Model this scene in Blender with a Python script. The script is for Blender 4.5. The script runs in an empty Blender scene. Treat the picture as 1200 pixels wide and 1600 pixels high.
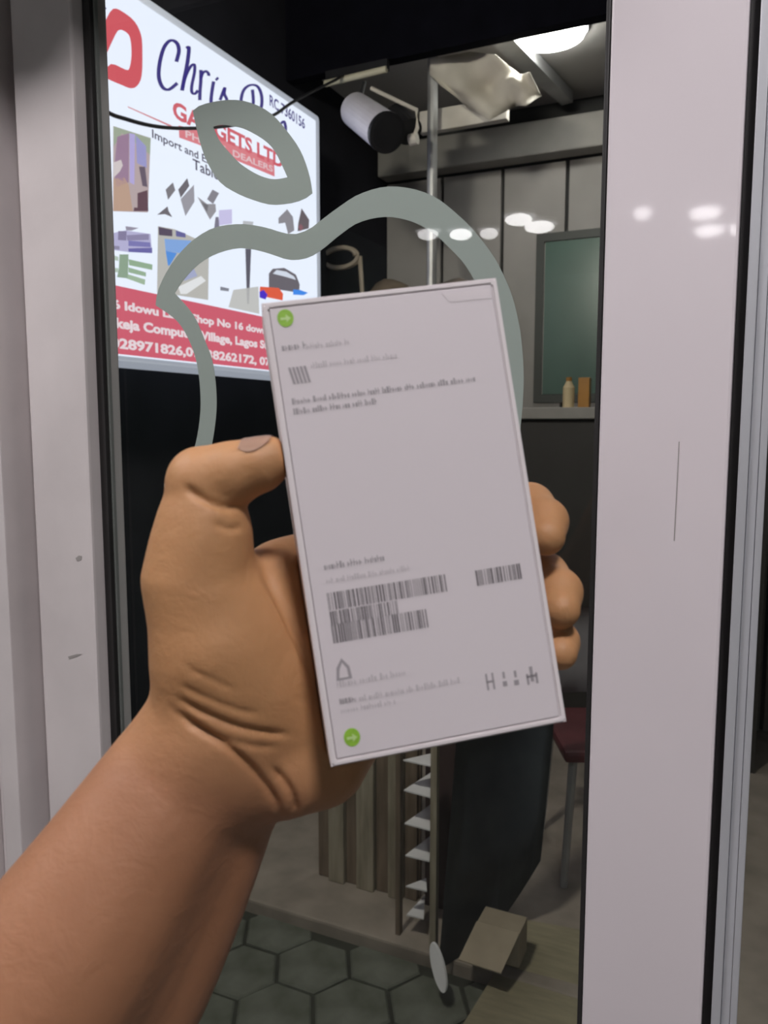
import bpy, bmesh, math, random
import numpy as np
from mathutils import Vector, Matrix

# ------------------------------------------------------------------ camera, sky, exposure
SC = bpy.context.scene
COL = SC.collection
F_PX = 1250.0
YAW, PITCH = math.radians(25.0), math.radians(-6.4)
CAM = np.array([0.0, -0.68, 1.5])
cd = bpy.data.cameras.new('camera')
cd.sensor_fit = 'VERTICAL'
cd.sensor_height = 24.0
cd.lens = 24.0 * F_PX / 1600.0
cd.clip_start = 0.02
cd.dof.use_dof = True
cd.dof.focus_distance = 0.60
cd.dof.aperture_fstop = cd.lens / 1.6
camo = bpy.data.objects.new('camera', cd)
COL.objects.link(camo)
camo.location = CAM
camo.rotation_euler = (math.pi / 2 + PITCH, 0, YAW)
SC.camera = camo

world = bpy.data.worlds.new('night_sky')
SC.world = world
world.use_nodes = True
world.node_tree.nodes['Background'].inputs[0].default_value = (0.30, 0.38, 0.62, 1)
world.node_tree.nodes['Background'].inputs[1].default_value = 0.012

SC.view_settings.view_transform = 'Standard'
SC.view_settings.look = 'None'
SC.view_settings.gamma = 1.0
SC.view_settings.use_curve_mapping = False
SC.view_settings.exposure = 0.0

# shop ceiling lamps, two of them added fill: x, y, radius, luminance, label
SHOP_LAMPS = [
    (0.40, -1.02, 0.15, 100.0, 'large round ceiling lamp of the shop nearest the door, right of the camera'),
    (-1.15, -1.02, 0.15, 105.0, 'added unseen fill lamp on the shop ceiling near the door, left of the camera'),  # added fill, evens the light between stile and phone box
    (1.40, -2.80, 0.15, 20.0, 'added unseen fill lamp on the shop ceiling, deeper in the room on the right'),  # added weak fill, placed where the glass does not mirror it
    (-1.35, -4.58, 0.095, 24.0, 'round shop lamp mirrored right of the decal, lower and larger of the bright pair'),
    (-1.42, -4.34, 0.085, 24.0, 'round shop lamp mirrored right of the decal, upper and smaller of the bright pair'),
    (-1.88, -4.56, 0.075, 24.0, 'round shop lamp mirrored on the right shoulder of the decal outline'),
    (-1.70, -4.62, 0.06, 16.0, 'small round shop lamp mirrored between the decal and the bright pair'),
    (-2.08, -4.47, 0.07, 16.0, 'round shop lamp mirrored on top of the decal band, leftmost of the spots'),
    (-0.355, -4.68, 0.09, 24.0, 'round shop lamp mirrored on the right white stile, upper of two bright spots'),
    (-0.36, -5.18, 0.09, 24.0, 'round shop lamp mirrored on the right white stile, lower of two bright spots'),
    (-0.15, -5.22, 0.09, 24.0, 'round shop lamp mirrored in the window glass at the right edge'),
    (-0.70, -4.53, 0.05, 20.0, 'tiny round shop lamp mirrored faintly on the left half of the white stile'),
]
SHOP_CEIL = 2.8
OUT_FILL = 300.0  # luminance of the fill lamp added outside

# ------------------------------------------------------------------ measuring helpers
_cy, _sy = math.cos(YAW), math.sin(YAW)
_cp, _sp = math.cos(PITCH), math.sin(PITCH)
RIGHT = np.array([_cy, _sy, 0.0])
FWD = np.array([-_sy * _cp, _cy * _cp, _sp])
UP = np.cross(RIGHT, FWD)

def sight(x, y):
    return FWD + RIGHT * (x - 600) / F_PX + UP * (800 - y) / F_PX

def deep(x, y, d):                 # point at distance d along the view axis
    return CAM + sight(x, y) * d

def at(x, y, axis, v):             # point on the plane axis = v
    r = sight(x, y)
    return CAM + r * ((v - CAM[axis]) / r[axis])

# ------------------------------------------------------------------ materials
MATS = {}

def mat(name, col, rough=0.5, metal=0.0, var=0.06, scale=12.0, bump=0.0, bscale=60.0, coat=0.0,
        emit=None, strength=0.0, sss=0.0, spec=0.5, dark=None, stretch=(1, 1, 1)):
    if name in MATS:
        return MATS[name]
    m = bpy.data.materials.new(name)
    m.use_nodes = True
    nt = m.node_tree
    b = nt.nodes['Principled BSDF']
    tc = nt.nodes.new('ShaderNodeTexCoord')
    mp = nt.nodes.new('ShaderNodeMapping')
    mp.inputs['Scale'].default_value = stretch
    nt.links.new(tc.outputs['Object'], mp.inputs['Vector'])
    nz = nt.nodes.new('ShaderNodeTexNoise')
    nz.inputs['Scale'].default_value = scale
    nz.inputs['Detail'].default_value = 5
    nt.links.new(mp.outputs[0], nz.inputs['Vector'])
    cr = nt.nodes.new('ShaderNodeValToRGB')
    lo = dark if dark else tuple(c * (1 - var) for c in col)
    hi = tuple(min(1, c * (1 + var)) for c in col)
    cr.color_ramp.elements[0].position = 0.3
    cr.color_ramp.elements[1].position = 0.7
    cr.color_ramp.elements[0].color = (*lo, 1)
    cr.color_ramp.elements[1].color = (*hi, 1)
    nt.links.new(nz.outputs['Fac'], cr.inputs['Fac'])
    nt.links.new(cr.outputs['Color'], b.inputs['Base Color'])
    b.inputs['Roughness'].default_value = rough
    b.inputs['Metallic'].default_value = metal
    b.inputs['Specular IOR Level'].default_value = spec
    b.inputs['Coat Weight'].default_value = coat
    b.inputs['Coat Roughness'].default_value = 0.04
    if sss:
        b.inputs['Subsurface Weight'].default_value = sss
        b.inputs['Subsurface Radius'].default_value = (0.008, 0.003, 0.0015)
        b.inputs['Subsurface Scale'].default_value = 0.6
    if bump:
        n2 = nt.nodes.new('ShaderNodeTexNoise')
        n2.inputs['Scale'].default_value = bscale
        n2.inputs['Detail'].default_value = 4
        nt.links.new(mp.outputs[0], n2.inputs['Vector'])
        bp = nt.nodes.new('ShaderNodeBump')
        bp.inputs['Strength'].default_value = bump
        bp.inputs['Distance'].default_value = 0.002
        nt.links.new(n2.outputs['Fac'], bp.inputs['Height'])
        nt.links.new(bp.outputs[0], b.inputs['Normal'])
    if emit is not None:
        b.inputs['Emission Color'].default_value = (*emit, 1)
        b.inputs['Emission Strength'].default_value = strength
    MATS[name] = m
    return m

def lamp_mat(lum, col=(1.0, 0.962, 0.972)):
    return mat('lamp_diffuser_%d' % int(lum * 10), (0.8, 0.8, 0.8), 0.5, emit=col, strength=lum)

def glass_mat(name, tint, base=0.02):
    m = bpy.data.materials.new(name)
    m.use_nodes = True
    nt = m.node_tree
    nt.nodes.clear()
    out = nt.nodes.new('ShaderNodeOutputMaterial')
    tr = nt.nodes.new('ShaderNodeBsdfTransparent')
    tr.inputs[0].default_value = (*tint, 1)
    gl = nt.nodes.new('ShaderNodeBsdfGlossy')
    gl.inputs['Roughness'].default_value = 0.0
    lw = nt.nodes.new('ShaderNodeLayerWeight')
    lw.inputs[0].default_value = 0.5
    pw = nt.nodes.new('ShaderNodeMath'); pw.operation = 'POWER'; pw.inputs[1].default_value = 5
    ma = nt.nodes.new('ShaderNodeMath'); ma.operation = 'MULTIPLY_ADD'
    ma.inputs[1].default_value = 0.9; ma.inputs[2].default_value = base
    mx = nt.nodes.new('ShaderNodeMixShader')
    nt.links.new(lw.outputs['Facing'], pw.inputs[0])
    nt.links.new(pw.outputs[0], ma.inputs[0])
    nt.links.new(ma.outputs[0], mx.inputs[0])
    nt.links.new(tr.outputs[0], mx.inputs[1])
    nt.links.new(gl.outputs[0], mx.inputs[2])
    nt.links.new(mx.outputs[0], out.inputs[0])
    return m

WHITE_ALU = mat('white_powder_coat', (0.76, 0.685, 0.72), 0.28, var=0.02, scale=3, coat=0.5)
WHITE_JAMB = mat('old_white_powder_coat', (0.66, 0.60, 0.60), 0.45, var=0.07, scale=9)
GREY_ALU = mat('bare_aluminium', (0.60, 0.60, 0.64), 0.35, metal=0.35, var=0.04)
RUBBER = mat('black_rubber', (0.02, 0.018, 0.018), 0.5, var=0.2)
GAP = mat('dark_channel', (0.07, 0.055, 0.05), 0.6, var=0.2)
GLASS = glass_mat('door_glass', (0.93, 0.95, 0.94))
DECAL = mat('grey_green_vinyl', (0.45, 0.475, 0.455), 0.45, var=0.02, scale=4)
WALLIN = mat('shop_plaster', (0.20, 0.27, 0.245), 0.7, var=0.1, scale=3)
CEILIN = mat('shop_ceiling_paint', (0.016, 0.016, 0.02), 0.8)
FLOORIN = mat('shop_floor_tile', (0.25, 0.24, 0.23), 0.35, var=0.1, scale=5)
CONC = mat('worn_concrete', (0.36, 0.31, 0.265), 0.85, var=0.0, dark=(0.22, 0.19, 0.16), scale=7, bump=0.5, bscale=40)
PAVER = mat('mossy_paver', (0.165, 0.175, 0.15), 0.9, dark=(0.075, 0.085, 0.06), scale=9, bump=0.6, bscale=70)
JOINT = mat('paving_joint_soil', (0.035, 0.038, 0.028), 0.95, var=0.3)
NIGHT = mat('dark_painted_fascia', (0.004, 0.004, 0.007), 0.95, spec=0.05, var=0.2)
OUTWALL = mat('outer_wall_paint', (0.02, 0.02, 0.026), 0.95, spec=0.1, var=0.2, scale=4)
CEILOUT = mat('arcade_ceiling', (0.42, 0.40, 0.38), 0.8, var=0.08, scale=3)
FACADE = mat('facade_panel', (0.36, 0.34, 0.325), 0.7, var=0.12, scale=4)
PALE = mat('pale_paint', (0.62, 0.58, 0.52), 0.6, var=0.1)
STEEL = mat('galvanised_steel', (0.42, 0.42, 0.42), 0.45, metal=0.5, var=0.1)
BLACKP = mat('black_plastic', (0.015, 0.015, 0.018), 0.4, var=0.2)
WHITEP = mat('white_plastic', (0.75, 0.75, 0.78), 0.4, var=0.04)
CARD = mat('white_card', (0.68, 0.62, 0.65), 0.42, var=0.012, scale=6)
CARDW = mat('white_card_edge', (0.74, 0.68, 0.695), 0.38, var=0.012, scale=6)
WOOD = mat('brown_timber', (0.20, 0.15, 0.11), 0.7, dark=(0.12, 0.09, 0.065), scale=8, stretch=(6, 6, 0.7))
BUFF = mat('weathered_board', (0.36, 0.32, 0.25), 0.8, dark=(0.22, 0.19, 0.14), scale=8, stretch=(6, 6, 0.7))
BLUEB = mat('blue_grey_sheet', (0.12, 0.14, 0.16), 0.5, dark=(0.06, 0.07, 0.09), scale=4)
CARTON = mat('brown_cardboard', (0.40, 0.34, 0.26), 0.85, var=0.1)
OLIVE = mat('olive_plywood', (0.27, 0.24, 0.16), 0.8, var=0.12, stretch=(1, 6, 1))
MAROON = mat('maroon_vinyl', (0.10, 0.025, 0.03), 0.5, var=0.15)
TEAL = mat('teal_panel', (0.05, 0.10, 0.095), 0.4, var=0.2)
AMBER = mat('amber_plastic', (0.42, 0.20, 0.04), 0.3, var=0.1)
INK = mat('grey_ink', (0.33, 0.30, 0.32), 0.6, var=0.1)
INKP = mat('pale_grey_ink', (0.52, 0.475, 0.50), 0.6, var=0.05)
INKD = mat('black_ink', (0.12, 0.105, 0.112), 0.6, var=0.1)
GREEN = mat('green_sticker', (0.27, 0.50, 0.05), 0.5, var=0.12, scale=300)
GREENP = mat('pale_green_mark', (0.50, 0.68, 0.28), 0.5)

def glow(name, col, k=1.0):
    c = tuple(col)
    return mat('backlit_' + name, (0.02, 0.02, 0.02), 0.5, emit=c, strength=k)

# ------------------------------------------------------------------ mesh helpers
def link(name, me, m, parent=None):
    o = bpy.data.objects.new(name, me)
    COL.objects.link(o)
    if m is not None and not me.materials:
        me.materials.append(m)
    if parent is not None:
        o.parent = parent
    return o

def obj(name, bm, m, parent=None, smooth=False):
    me = bpy.data.meshes.new(name)
    bmesh.ops.recalc_face_normals(bm, faces=bm.faces)
    bm.to_mesh(me)
    bm.free()
    if smooth:
        me.shade_smooth()
    return link(name, me, m, parent)

def empty(name, loc=(0, 0, 0), rot=(0, 0, 0)):
    o = bpy.data.objects.new(name, None)
    o.empty_display_size = 0.05
    COL.objects.link(o)
    o.location = loc
    o.rotation_euler = rot
    return o

def tag(o, label=None, cat=None, group=None, kind=None):
    if label: o['label'] = label
    if cat: o['category'] = cat
    if group: o['group'] = group
    if kind: o['kind'] = kind
    return o

def box(bm, x0, x1, y0, y1, z0, z1, bev=0.0):
    vs = [bm.verts.new((x, y, z)) for z in (z0, z1) for y in (y0, y1) for x in (x0, x1)]
    fs = [bm.faces.new([vs[i] for i in q]) for q in
          ((0, 1, 3, 2), (4, 6, 7, 5), (0, 4, 5, 1), (2, 3, 7, 6), (0, 2, 6, 4), (1, 5, 7, 3))]
    if bev > 0:
        es = set(e for f in fs for e in f.edges)
        bmesh.ops.bevel(bm, geom=list(es), offset=bev, segments=2, affect='EDGES', profile=0.6)
    return bm

def boxed(*a, **k):
    return box(bmesh.new(), *a, **k)

def prism(bm, pts, off):
    """closed polygon (3D points) extruded by the vector off; concave outlines allowed"""
    off = Vector(off)
    a = [bm.verts.new(p) for p in pts]
    b = [bm.verts.new(Vector(p) + off) for p in pts]
    f1 = bm.faces.new(a)
    f2 = bm.faces.new(list(reversed(b)))
    bm.normal_update()
    n = len(a)
    for i in range(n):
        bm.faces.new([a[i], b[i], b[(i + 1) % n], a[(i + 1) % n]])
    bmesh.ops.triangulate(bm, faces=[f1, f2], ngon_method='EAR_CLIP')
    return bm

def ringprism(bm, outer, inner, off):
    """band between two outlines of equal length"""
    off = Vector(off)
    n = len(outer)
    L = [[bm.verts.new(Vector(p) + o) for p in c] for c in (outer, inner) for o in (Vector(), off)]
    oa, ob, ia, ib = L
    for i in range(n):
        j = (i + 1) % n
        bm.faces.new([oa[i], oa[j], ia[j], ia[i]])
        bm.faces.new([ob[i], ib[i], ib[j], ob[j]])
        bm.faces.new([oa[i], ob[i], ob[j], oa[j]])
        bm.faces.new([ia[i], ia[j], ib[j], ib[i]])
    return bm

def tube(bm, pts, r, n=8):
    pts = [Vector(p) for p in pts]
    rs = r if isinstance(r, (list, tuple)) else [r] * len(pts)
    rings = []
    for i, p in enumerate(pts):
        t = (pts[min(i + 1, len(pts) - 1)] - pts[max(i - 1, 0)]).normalized()
        a = t.cross(Vector((0, 0, 1)))
        if a.length < 1e-3:
            a = t.cross(Vector((1, 0, 0)))
        a.normalize()
        b = t.cross(a)
        rings.append([bm.verts.new(p + (a * math.cos(2 * math.pi * k / n) + b * math.sin(2 * math.pi * k / n)) * rs[i]) for k in range(n)])
    for q, w in zip(rings, rings[1:]):
        for k in range(n):
            bm.faces.new([q[k], q[(k + 1) % n], w[(k + 1) % n], w[k]])
    bm.faces.new(rings[0])
    bm.faces.new(list(reversed(rings[-1])))
    return bm

def spline(pts, n=8, closed=False):
    P = [np.array(p, float) for p in pts]
    m = len(P)
    out = []
    rng = range(m) if closed else range(m - 1)
    for i in rng:
        if closed:
            a, b, c, d = P[(i - 1) % m], P[i], P[(i + 1) % m], P[(i + 2) % m]
        else:
            a, b, c, d = P[max(i - 1, 0)], P[i], P[i + 1], P[min(i + 2, m - 1)]
        for k in range(n):
            t = k / n
            out.append(0.5 * ((2 * b) + (c - a) * t + (2 * a - 5 * b + 4 * c - d) * t * t + (3 * b - a - 3 * c + d) * t ** 3))
    if not closed:
        out.append(P[-1])
    return out

def resample(pts, n):
    P = np.array(pts, float)
    d = np.r_[0, np.cumsum(np.linalg.norm(np.diff(P, axis=0), axis=1))]
    s = np.linspace(0, d[-1], n)
    return np.stack([np.interp(s, d, P[:, k]) for k in range(P.shape[1])], 1)

def text_mesh(s, bold=0.0):
    cu = bpy.data.curves.new('lettering', 'FONT')
    cu.body = s
    cu.size = 1.0
    cu.offset = bold
    cu.resolution_u = 3
    t = bpy.data.objects.new('lettering', cu)
    COL.objects.link(t)
    dg = bpy.context.evaluated_depsgraph_get()
    me = bpy.data.meshes.new_from_object(t.evaluated_get(dg))
    bpy.data.objects.remove(t)
    bpy.data.curves.remove(cu)
    return me

def kids(o):
    return [c for c in bpy.data.objects if c.parent == o]

def copy_tree(o, parent=None):
    c = o.copy()
    COL.objects.link(c)
    c.parent = parent
    for ch in kids(o):
        if ch != c:
            copy_tree(ch, c)
    return c

# ------------------------------------------------------------------ the shop room behind the camera
def struct(name, bm, m):
    return tag(obj(name, bm, m), kind='structure')

RX0, RX1, RY0 = -2.6, 2.2, -6.6
struct('floor', boxed(RX0, RX1, RY0, 0.06, -0.05, 0.0), FLOORIN)
struct('ceiling', boxed(RX0, RX1, RY0, 0.10, SHOP_CEIL, SHOP_CEIL + 0.06), CEILIN)
struct('wall_back', boxed(RX0, RX1, RY0 - 0.1, RY0, 0, SHOP_CEIL), WALLIN)
struct('wall_left', boxed(RX0 - 0.1, RX0, RY0, 0.10, 0, SHOP_CEIL), WALLIN)
struct('wall_right', boxed(RX1, RX1 + 0.1, RY0, 0.10, 0, SHOP_CEIL), WALLIN)
WJ = mat('front_wall_paint', (0.40, 0.35, 0.345), 0.8, var=0.1, scale=5)
bm = bmesh.new()
box(bm, RX0, -0.838, -0.02, 0.08, 0, SHOP_CEIL)
box(bm, -0.838, RX1, -0.02, 0.08, 2.22, SHOP_CEIL)
box(bm, 1.0, RX1, -0.02, 0.08, 0, 2.22)
struct('wall_front', bm, WJ)
struct('trim_1', box(bmesh.new(), -0.836, 0.998, -0.02, 0.07, 2.12, 2.218, bev=0.003), WHITE_JAMB)

# door frame to the left of the door: three stepped ridges of the jamb
bm = bmesh.new()
box(bm, -0.836, -0.816, -0.045, 0.05, 0, 2.12, bev=0.002)
box(bm, -0.8155, -0.800, -0.036, 0.05, 0, 2.12, bev=0.002)
box(bm, -0.7995, -0.772, -0.045, 0.05, 0, 2.12, bev=0.002)
struct('trim_2', bm, WHITE_JAMB)
trim3 = struct('trim_3', boxed(-0.7715, -0.735, 0.012, 0.06, 0, 2.12), GAP)
obj('screw', tube(bmesh.new(), [(-0.7675, -0.002, 1.645), (-0.7675, 0.011, 1.645)], 0.004), RUBBER, trim3)

door = tag(empty('door_1', (-0.39, 0, 0)), kind='structure')
def dpart(name, bm, m, parent=door):
    o = obj(name, bm, m)
    o.parent = parent
    o.matrix_parent_inverse = parent.matrix_world.inverted() if parent is not door else Matrix.Translation((0.39, 0, 0))
    return o
DZ0, DZ1 = 0.012, 2.10
ls = dpart('stile', box(bmesh.new(), -0.750, -0.6635, -0.022, 0.030, DZ0, DZ1, bev=0.003), WHITE_JAMB)
rs = dpart('stile', box(bmesh.new(), -0.120, -0.0205, -0.002, 0.045, DZ0, DZ1, bev=0.0022), WHITE_ALU)
dpart('rail', boxed(-0.6634, -0.1201, -0.010, 0.030, 2.00, DZ1), WHITE_ALU)
dpart('rail', boxed(-0.6634, -0.1201, -0.010, 0.030, DZ0, 0.14), WHITE_ALU)
gl = dpart('glass_pane', boxed(-0.6634, -0.1201, 0.004, 0.010, 0.14, 2.00), GLASS)
dpart('gasket', box(bmesh.new(), -0.6634, -0.6535, -0.006, 0.0035, 0.14, 2.00, bev=0.001), RUBBER)
dpart('glazing_bead', box(bmesh.new(), -0.6533, -0.6505, -0.001, 0.0035, 0.14, 2.00, bev=0.0006),
      mat('grey_bead', (0.16, 0.17, 0.16), 0.45))
dpart('gasket', box(bmesh.new(), -0.1238, -0.1203, -0.003, 0.0035, 0.14, 2.00, bev=0.001), RUBBER)
# brush seal beside the right stile
struct('trim_4', boxed(-0.0200, -0.0135, 0.012, 0.06, 0, 2.12), RUBBER)

win = tag(empty('window_1', (0.45, 0, 0)), kind='structure')
def wpart(name, bm, m):
    o = obj(name, bm, m, win)
    o.matrix_parent_inverse = Matrix.Translation((-0.45, 0, 0))
    return o
bm = bmesh.new()
box(bm, -0.0133, -0.006, -0.002, 0.05, 0, 2.12, bev=0.001)
box(bm, -0.0058, 0.001, 0.001, 0.05, 0, 2.12, bev=0.001)
box(bm, 0.0012, 0.0065, -0.001, 0.05, 0, 2.12, bev=0.001)
wpart('window_frame', bm, GREY_ALU)
wpart('window_frame', boxed(0.96, 0.998, -0.002, 0.05, 0, 2.12), GREY_ALU)
wpart('glass_pane', boxed(0.0066, 0.959, 0.020, 0.026, 0.0, 2.12), GLASS)

# scuffs on the left stile and a hairline scratch on the right one
def scuff(name, pts, y, m, parent):
    bm = bmesh.new()
    prism(bm, [at(px, py, 1, y) for px, py in pts], (0, 0.0002, 0))
    return dpart(name, bm, m, parent)
SCF = mat('grey_scuff', (0.34, 0.31, 0.30), 0.7)
scuff('scuff', [(118, 872), (123, 868), (128, 869), (127, 875), (120, 877)], -0.0224, SCF, door)
scuff('scuff', [(106, 1026), (120, 1022), (128, 1022), (120, 1026), (108, 1030)], -0.0224, SCF, door)
scuff('scratch', [(1060.5, 690), (1061.8, 690), (1058, 770), (1054, 845), (1052.6, 845), (1056.6, 770)], -0.0024, SCF, door)

# ceiling lamps of the shop
for lx, ly, lr, lum, lab in SHOP_LAMPS:
    t = empty('ceiling_light', (lx, ly, SHOP_CEIL))
    an = np.linspace(0, 2 * math.pi, 33)[:-1]
    bm = bmesh.new()
    ringprism(bm, [(math.cos(a) * (lr + 0.02), math.sin(a) * (lr + 0.02), -0.022) for a in an], [(math.cos(a) * lr, math.sin(a) * lr, -0.022) for a in an], (0, 0, 0.021))
    obj('rim', bm, WHITEP, t)
    if lr < 0.12:                                        # flattened globe
        el = [(math.cos(a), math.sin(a)) for a in np.linspace(math.radians(84), math.radians(-84), 11)]
        pts, rr = [(0, 0, -0.045 + 0.034 * q[1]) for q in el], [lr * q[0] for q in el]
    else:
        pts, rr = [(0, 0, -0.012), (0, 0, -0.020), (0, 0, -0.028), (0, 0, -0.032)], [lr * .99, lr * .99, lr * .85, lr * .15]
    obj('diffuser', tube(bmesh.new(), pts, rr, 28), lamp_mat(lum), t)
    tag(t, lab, 'lamp', 'shop ceiling lamps')

# added unseen box over the left jamb, shaped like an air conditioner: its underside keeps the lamps off the top of the jamb
shade_box = empty('jamb_shade_box', (-0.90, -0.155, 2.085))
obj('housing', box(bmesh.new(), -0.48, 0.48, -0.135, 0.133, 0.0, 0.30, bev=0.012), WHITEP, shade_box)
obj('louvre', box(bmesh.new(), -0.44, 0.44, -0.15, -0.136, 0.02, 0.07, bev=0.004), WHITEP, shade_box)
obj('display', boxed(0.33, 0.40, -0.138, -0.1352, 0.12, 0.15), BLACKP, shade_box)
tag(shade_box, 'added unseen white box shading the top of the left door jamb', 'shade box')
# added fill lamp, out of view above the door, brightening the ground outside
wl = empty('added_fill_lamp', (-0.95, 0.082, 2.72))
obj('base', box(bmesh.new(), -.14, .14, 0, .03, -.07, .07, bev=.01), BLACKP, wl)
obj('diffuser', box(bmesh.new(), -.12, .12, .031, .10, -.05, .05, bev=.03), lamp_mat(OUT_FILL, (1.0, 0.93, 0.82)), wl)
tag(wl, 'added unseen fill lamp on the outside wall above the door', 'lamp')

# ------------------------------------------------------------------ outside: ground and built surfaces
STEP_Y = 1.255
pav = struct('pavement', boxed(-3.2, 2.6, 0.06, STEP_Y, -0.09, -0.012), JOINT)
R = 0.115
hexbm = bmesh.new()
hp = [(math.cos(math.radians(60 * k)) * (R - 0.006), math.sin(math.radians(60 * k)) * (R - 0.006), -0.03) for k in range(6)]
prism(hexbm, hp, (0, 0, 0.03))
top = [e for e in hexbm.edges if all(abs(v.co.z) < 1e-6 for v in e.verts) and len(e.link_faces) == 2 and any(abs(f.normal.z) < 0.5 for f in e.link_faces)]
hexbm.normal_update()
top = [e for e in hexbm.edges if all(abs(v.co.z) < 1e-6 for v in e.verts) and any(abs(f.normal.z) < 0.5 for f in e.link_faces)]
bmesh.ops.bevel(hexbm, geom=top, offset=0.005, segments=1, affect='EDGES')
first = obj('paver', hexbm, PAVER)
hexme = first.data
bpy.data.objects.remove(first)
rnd = random.Random(4)
dx, dy = 1.5 * R, math.sqrt(3) * R
for i in range(-13, 12):
    for j in range(0, 8):
        x = i * dx - 0.02
        y = 0.12 + j * dy + (dy / 2 if i % 2 else 0)
        if y > STEP_Y + 0.06 or not (-2.0 < x < 1.2):
            continue
        me_ = hexme
        if y > STEP_Y - 0.105:                       # cut along the step
            b2 = bmesh.new(); b2.from_mesh(hexme)
            r_ = bmesh.ops.bisect_plane(b2, geom=b2.verts[:] + b2.edges[:] + b2.faces[:], plane_co=(0, STEP_Y - y - .012, 0), plane_no=(0, 1, 0), clear_outer=True)
            bmesh.ops.holes_fill(b2, edges=b2.edges[:])
            me_ = bpy.data.meshes.new('paver'); b2.to_mesh(me_); b2.free()
        o = link('paver', me_, PAVER, pav)
        o.location = (x, y, rnd.uniform(-0.006, 0.001))
        o.rotation_euler = (rnd.uniform(-.012, .012), rnd.uniform(-.012, .012), rnd.uniform(-.012, .012))
struct('step', box(bmesh.new(), -3.2, 2.6, STEP_Y, 3.6, -0.09, 0.03, bev=0.008), CONC)
struct('wall_outside_left', boxed(-2.02, -1.90, 0.08, 4.6, 0.0, 4.4), OUTWALL)
struct('wall_outside_right', boxed(2.45, 2.6, 0.08, 4.6, 0.0, 4.4), OUTWALL)
# facade across the passage, made of upright panels
FY = 3.42
fac = struct('wall_opposite', boxed(-3.2, 2.6, FY + 0.03, FY + 0.15, 0.0, 4.4), mat('facade_joint', (0.04, 0.04, 0.04), 0.9))
x = -1.895
while x < 2.4:
    w = 0.33
    o = obj('panel', box(bmesh.new(), x, x + w - 0.018, FY, FY + 0.028, 0.032, 2.78, bev=0.004), FACADE, fac)
    x += w
# dark green window in that facade
w2 = tag(empty('window_2', (0.0, FY, 1.60)), kind='structure')
obj('window_frame', ringprism(bmesh.new(), [(-1.06, -.012, 0), (.9, -.012, 0), (.9, -.012, .84), (-1.06, -.012, .84)],
                              [(-1.02, -.012, .04), (.86, -.012, .04), (.86, -.012, .80), (-1.02, -.012, .80)], (0, .011, 0)), mat('dark_frame', (.05, .055, .05), .5), w2)
for k in range(4):
    obj('window_pane', boxed(-1.015 + .47 * k, -1.015 + .47 * k + .455, -.006, -.001, .042, .798), mat('green_pane', (.075, .14, .115), .25, var=.15, scale=2), w2)
struct('beam', box(bmesh.new(), -1.895, 2.4, FY - 0.12, FY - 0.002, 2.79, 2.95, bev=0.01), mat('beam_paint', (0.30, 0.285, 0.265), 0.7))
struct('fascia', boxed(-1.895, 2.44, 2.40, 2.455, 2.945, 4.4), NIGHT)
struct('ceiling_outside', boxed(-1.895, 2.44, 2.46, FY, 3.06, 3.12), CEILOUT)

# ------------------------------------------------------------------ decal on the glass
YD = 0.0106
def D(pts):
    return [tuple(at(px, py, 1, YD)) for px, py in pts]
dec = empty('window_decal', tuple(at(540, 640, 1, YD)))
def decpart(name, bm):
    o = obj(name, bm, DECAL, dec)
    o.matrix_parent_inverse = Matrix.Translation(-dec.location)
    return o
lo1 = [(301, 173), (317, 163), (357, 156), (390, 160), (423, 177), (450, 207), (470, 237), (483, 273), (488, 302)]
lo2 = [(488, 302), (477, 310), (457, 317), (425, 320), (397, 313), (370, 302), (343, 284), (322, 250), (310, 213), (301, 173)]
li1 = [(333, 198), (345, 195), (363, 197), (383, 202), (410, 217), (427, 233), (440, 257), (449, 277)]
li2 = [(449, 277), (427, 280), (403, 273), (377, 257), (360, 240), (343, 220), (333, 198)]
def loop2(a, b, n=24):
    A = resample(spline(a, 8), n)[:-1]
    B = resample(spline(b, 8), n)[:-1]
    return [tuple(p) for p in np.vstack([A, B])]
decpart('leaf_outline', ringprism(bmesh.new(), D(loop2(lo1, lo2)), D(loop2(li1, li2)), (0, 0.0004, 0)))
bo_top = [(243, 477), (247, 453), (263, 420), (283, 393), (307, 371), (337, 355), (377, 350), (413, 355), (440, 363), (460, 366), (483, 358), (503, 343),
          (530, 323), (560, 304), (600, 292), (640, 294), (680, 308), (716, 336), (742, 362), (768, 396), (782, 420), (800, 462), (812, 512), (817, 560), (818, 604),
          (814, 660), (804, 730), (786, 810), (756, 890), (712, 965), (655, 1020), (610, 1035), (560, 1018), (500, 1000), (450, 1012), (400, 1025), (352, 990),
          (310, 930), (285, 870), (268, 800), (256, 757)]
bo_bite = [(256, 757), (285, 735), (303, 702), (312, 655), (313, 615), (308, 570), (296, 533), (276, 501), (243, 477)]
bi_top = [(273, 458), (287, 437), (310, 413), (337, 397), (370, 388), (397, 390), (423, 397), (452, 406), (480, 403),
          (503, 390), (530, 368), (560, 348), (600, 339), (640, 345), (675, 363), (705, 390), (728, 416), (750, 455), (768, 500), (779, 550), (782, 600),
          (778, 655), (768, 720), (752, 795), (724, 870), (686, 935), (645, 978), (608, 990), (560, 975), (500, 956), (450, 966), (405, 978), (368, 950),
          (335, 905), (313, 855), (296, 800), (288, 772)]
bi_bite = [(288, 772), (312, 750), (328, 708), (337, 655), (338, 612), (332, 565), (320, 532), (302, 492), (273, 458)]
def loop3(a, b, na, nb):
    A = resample(spline(a, 8), na)[:-1]
    B = resample(spline(b, 8), nb)[:-1]
    return [tuple(p) for p in np.vstack([A, B])]
decpart('body_outline', ringprism(bmesh.new(), D(loop3(bo_top, bo_bite, 140, 32)), D(loop3(bi_top, bi_bite, 140, 32)), (0, 0.0004, 0)))
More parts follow.
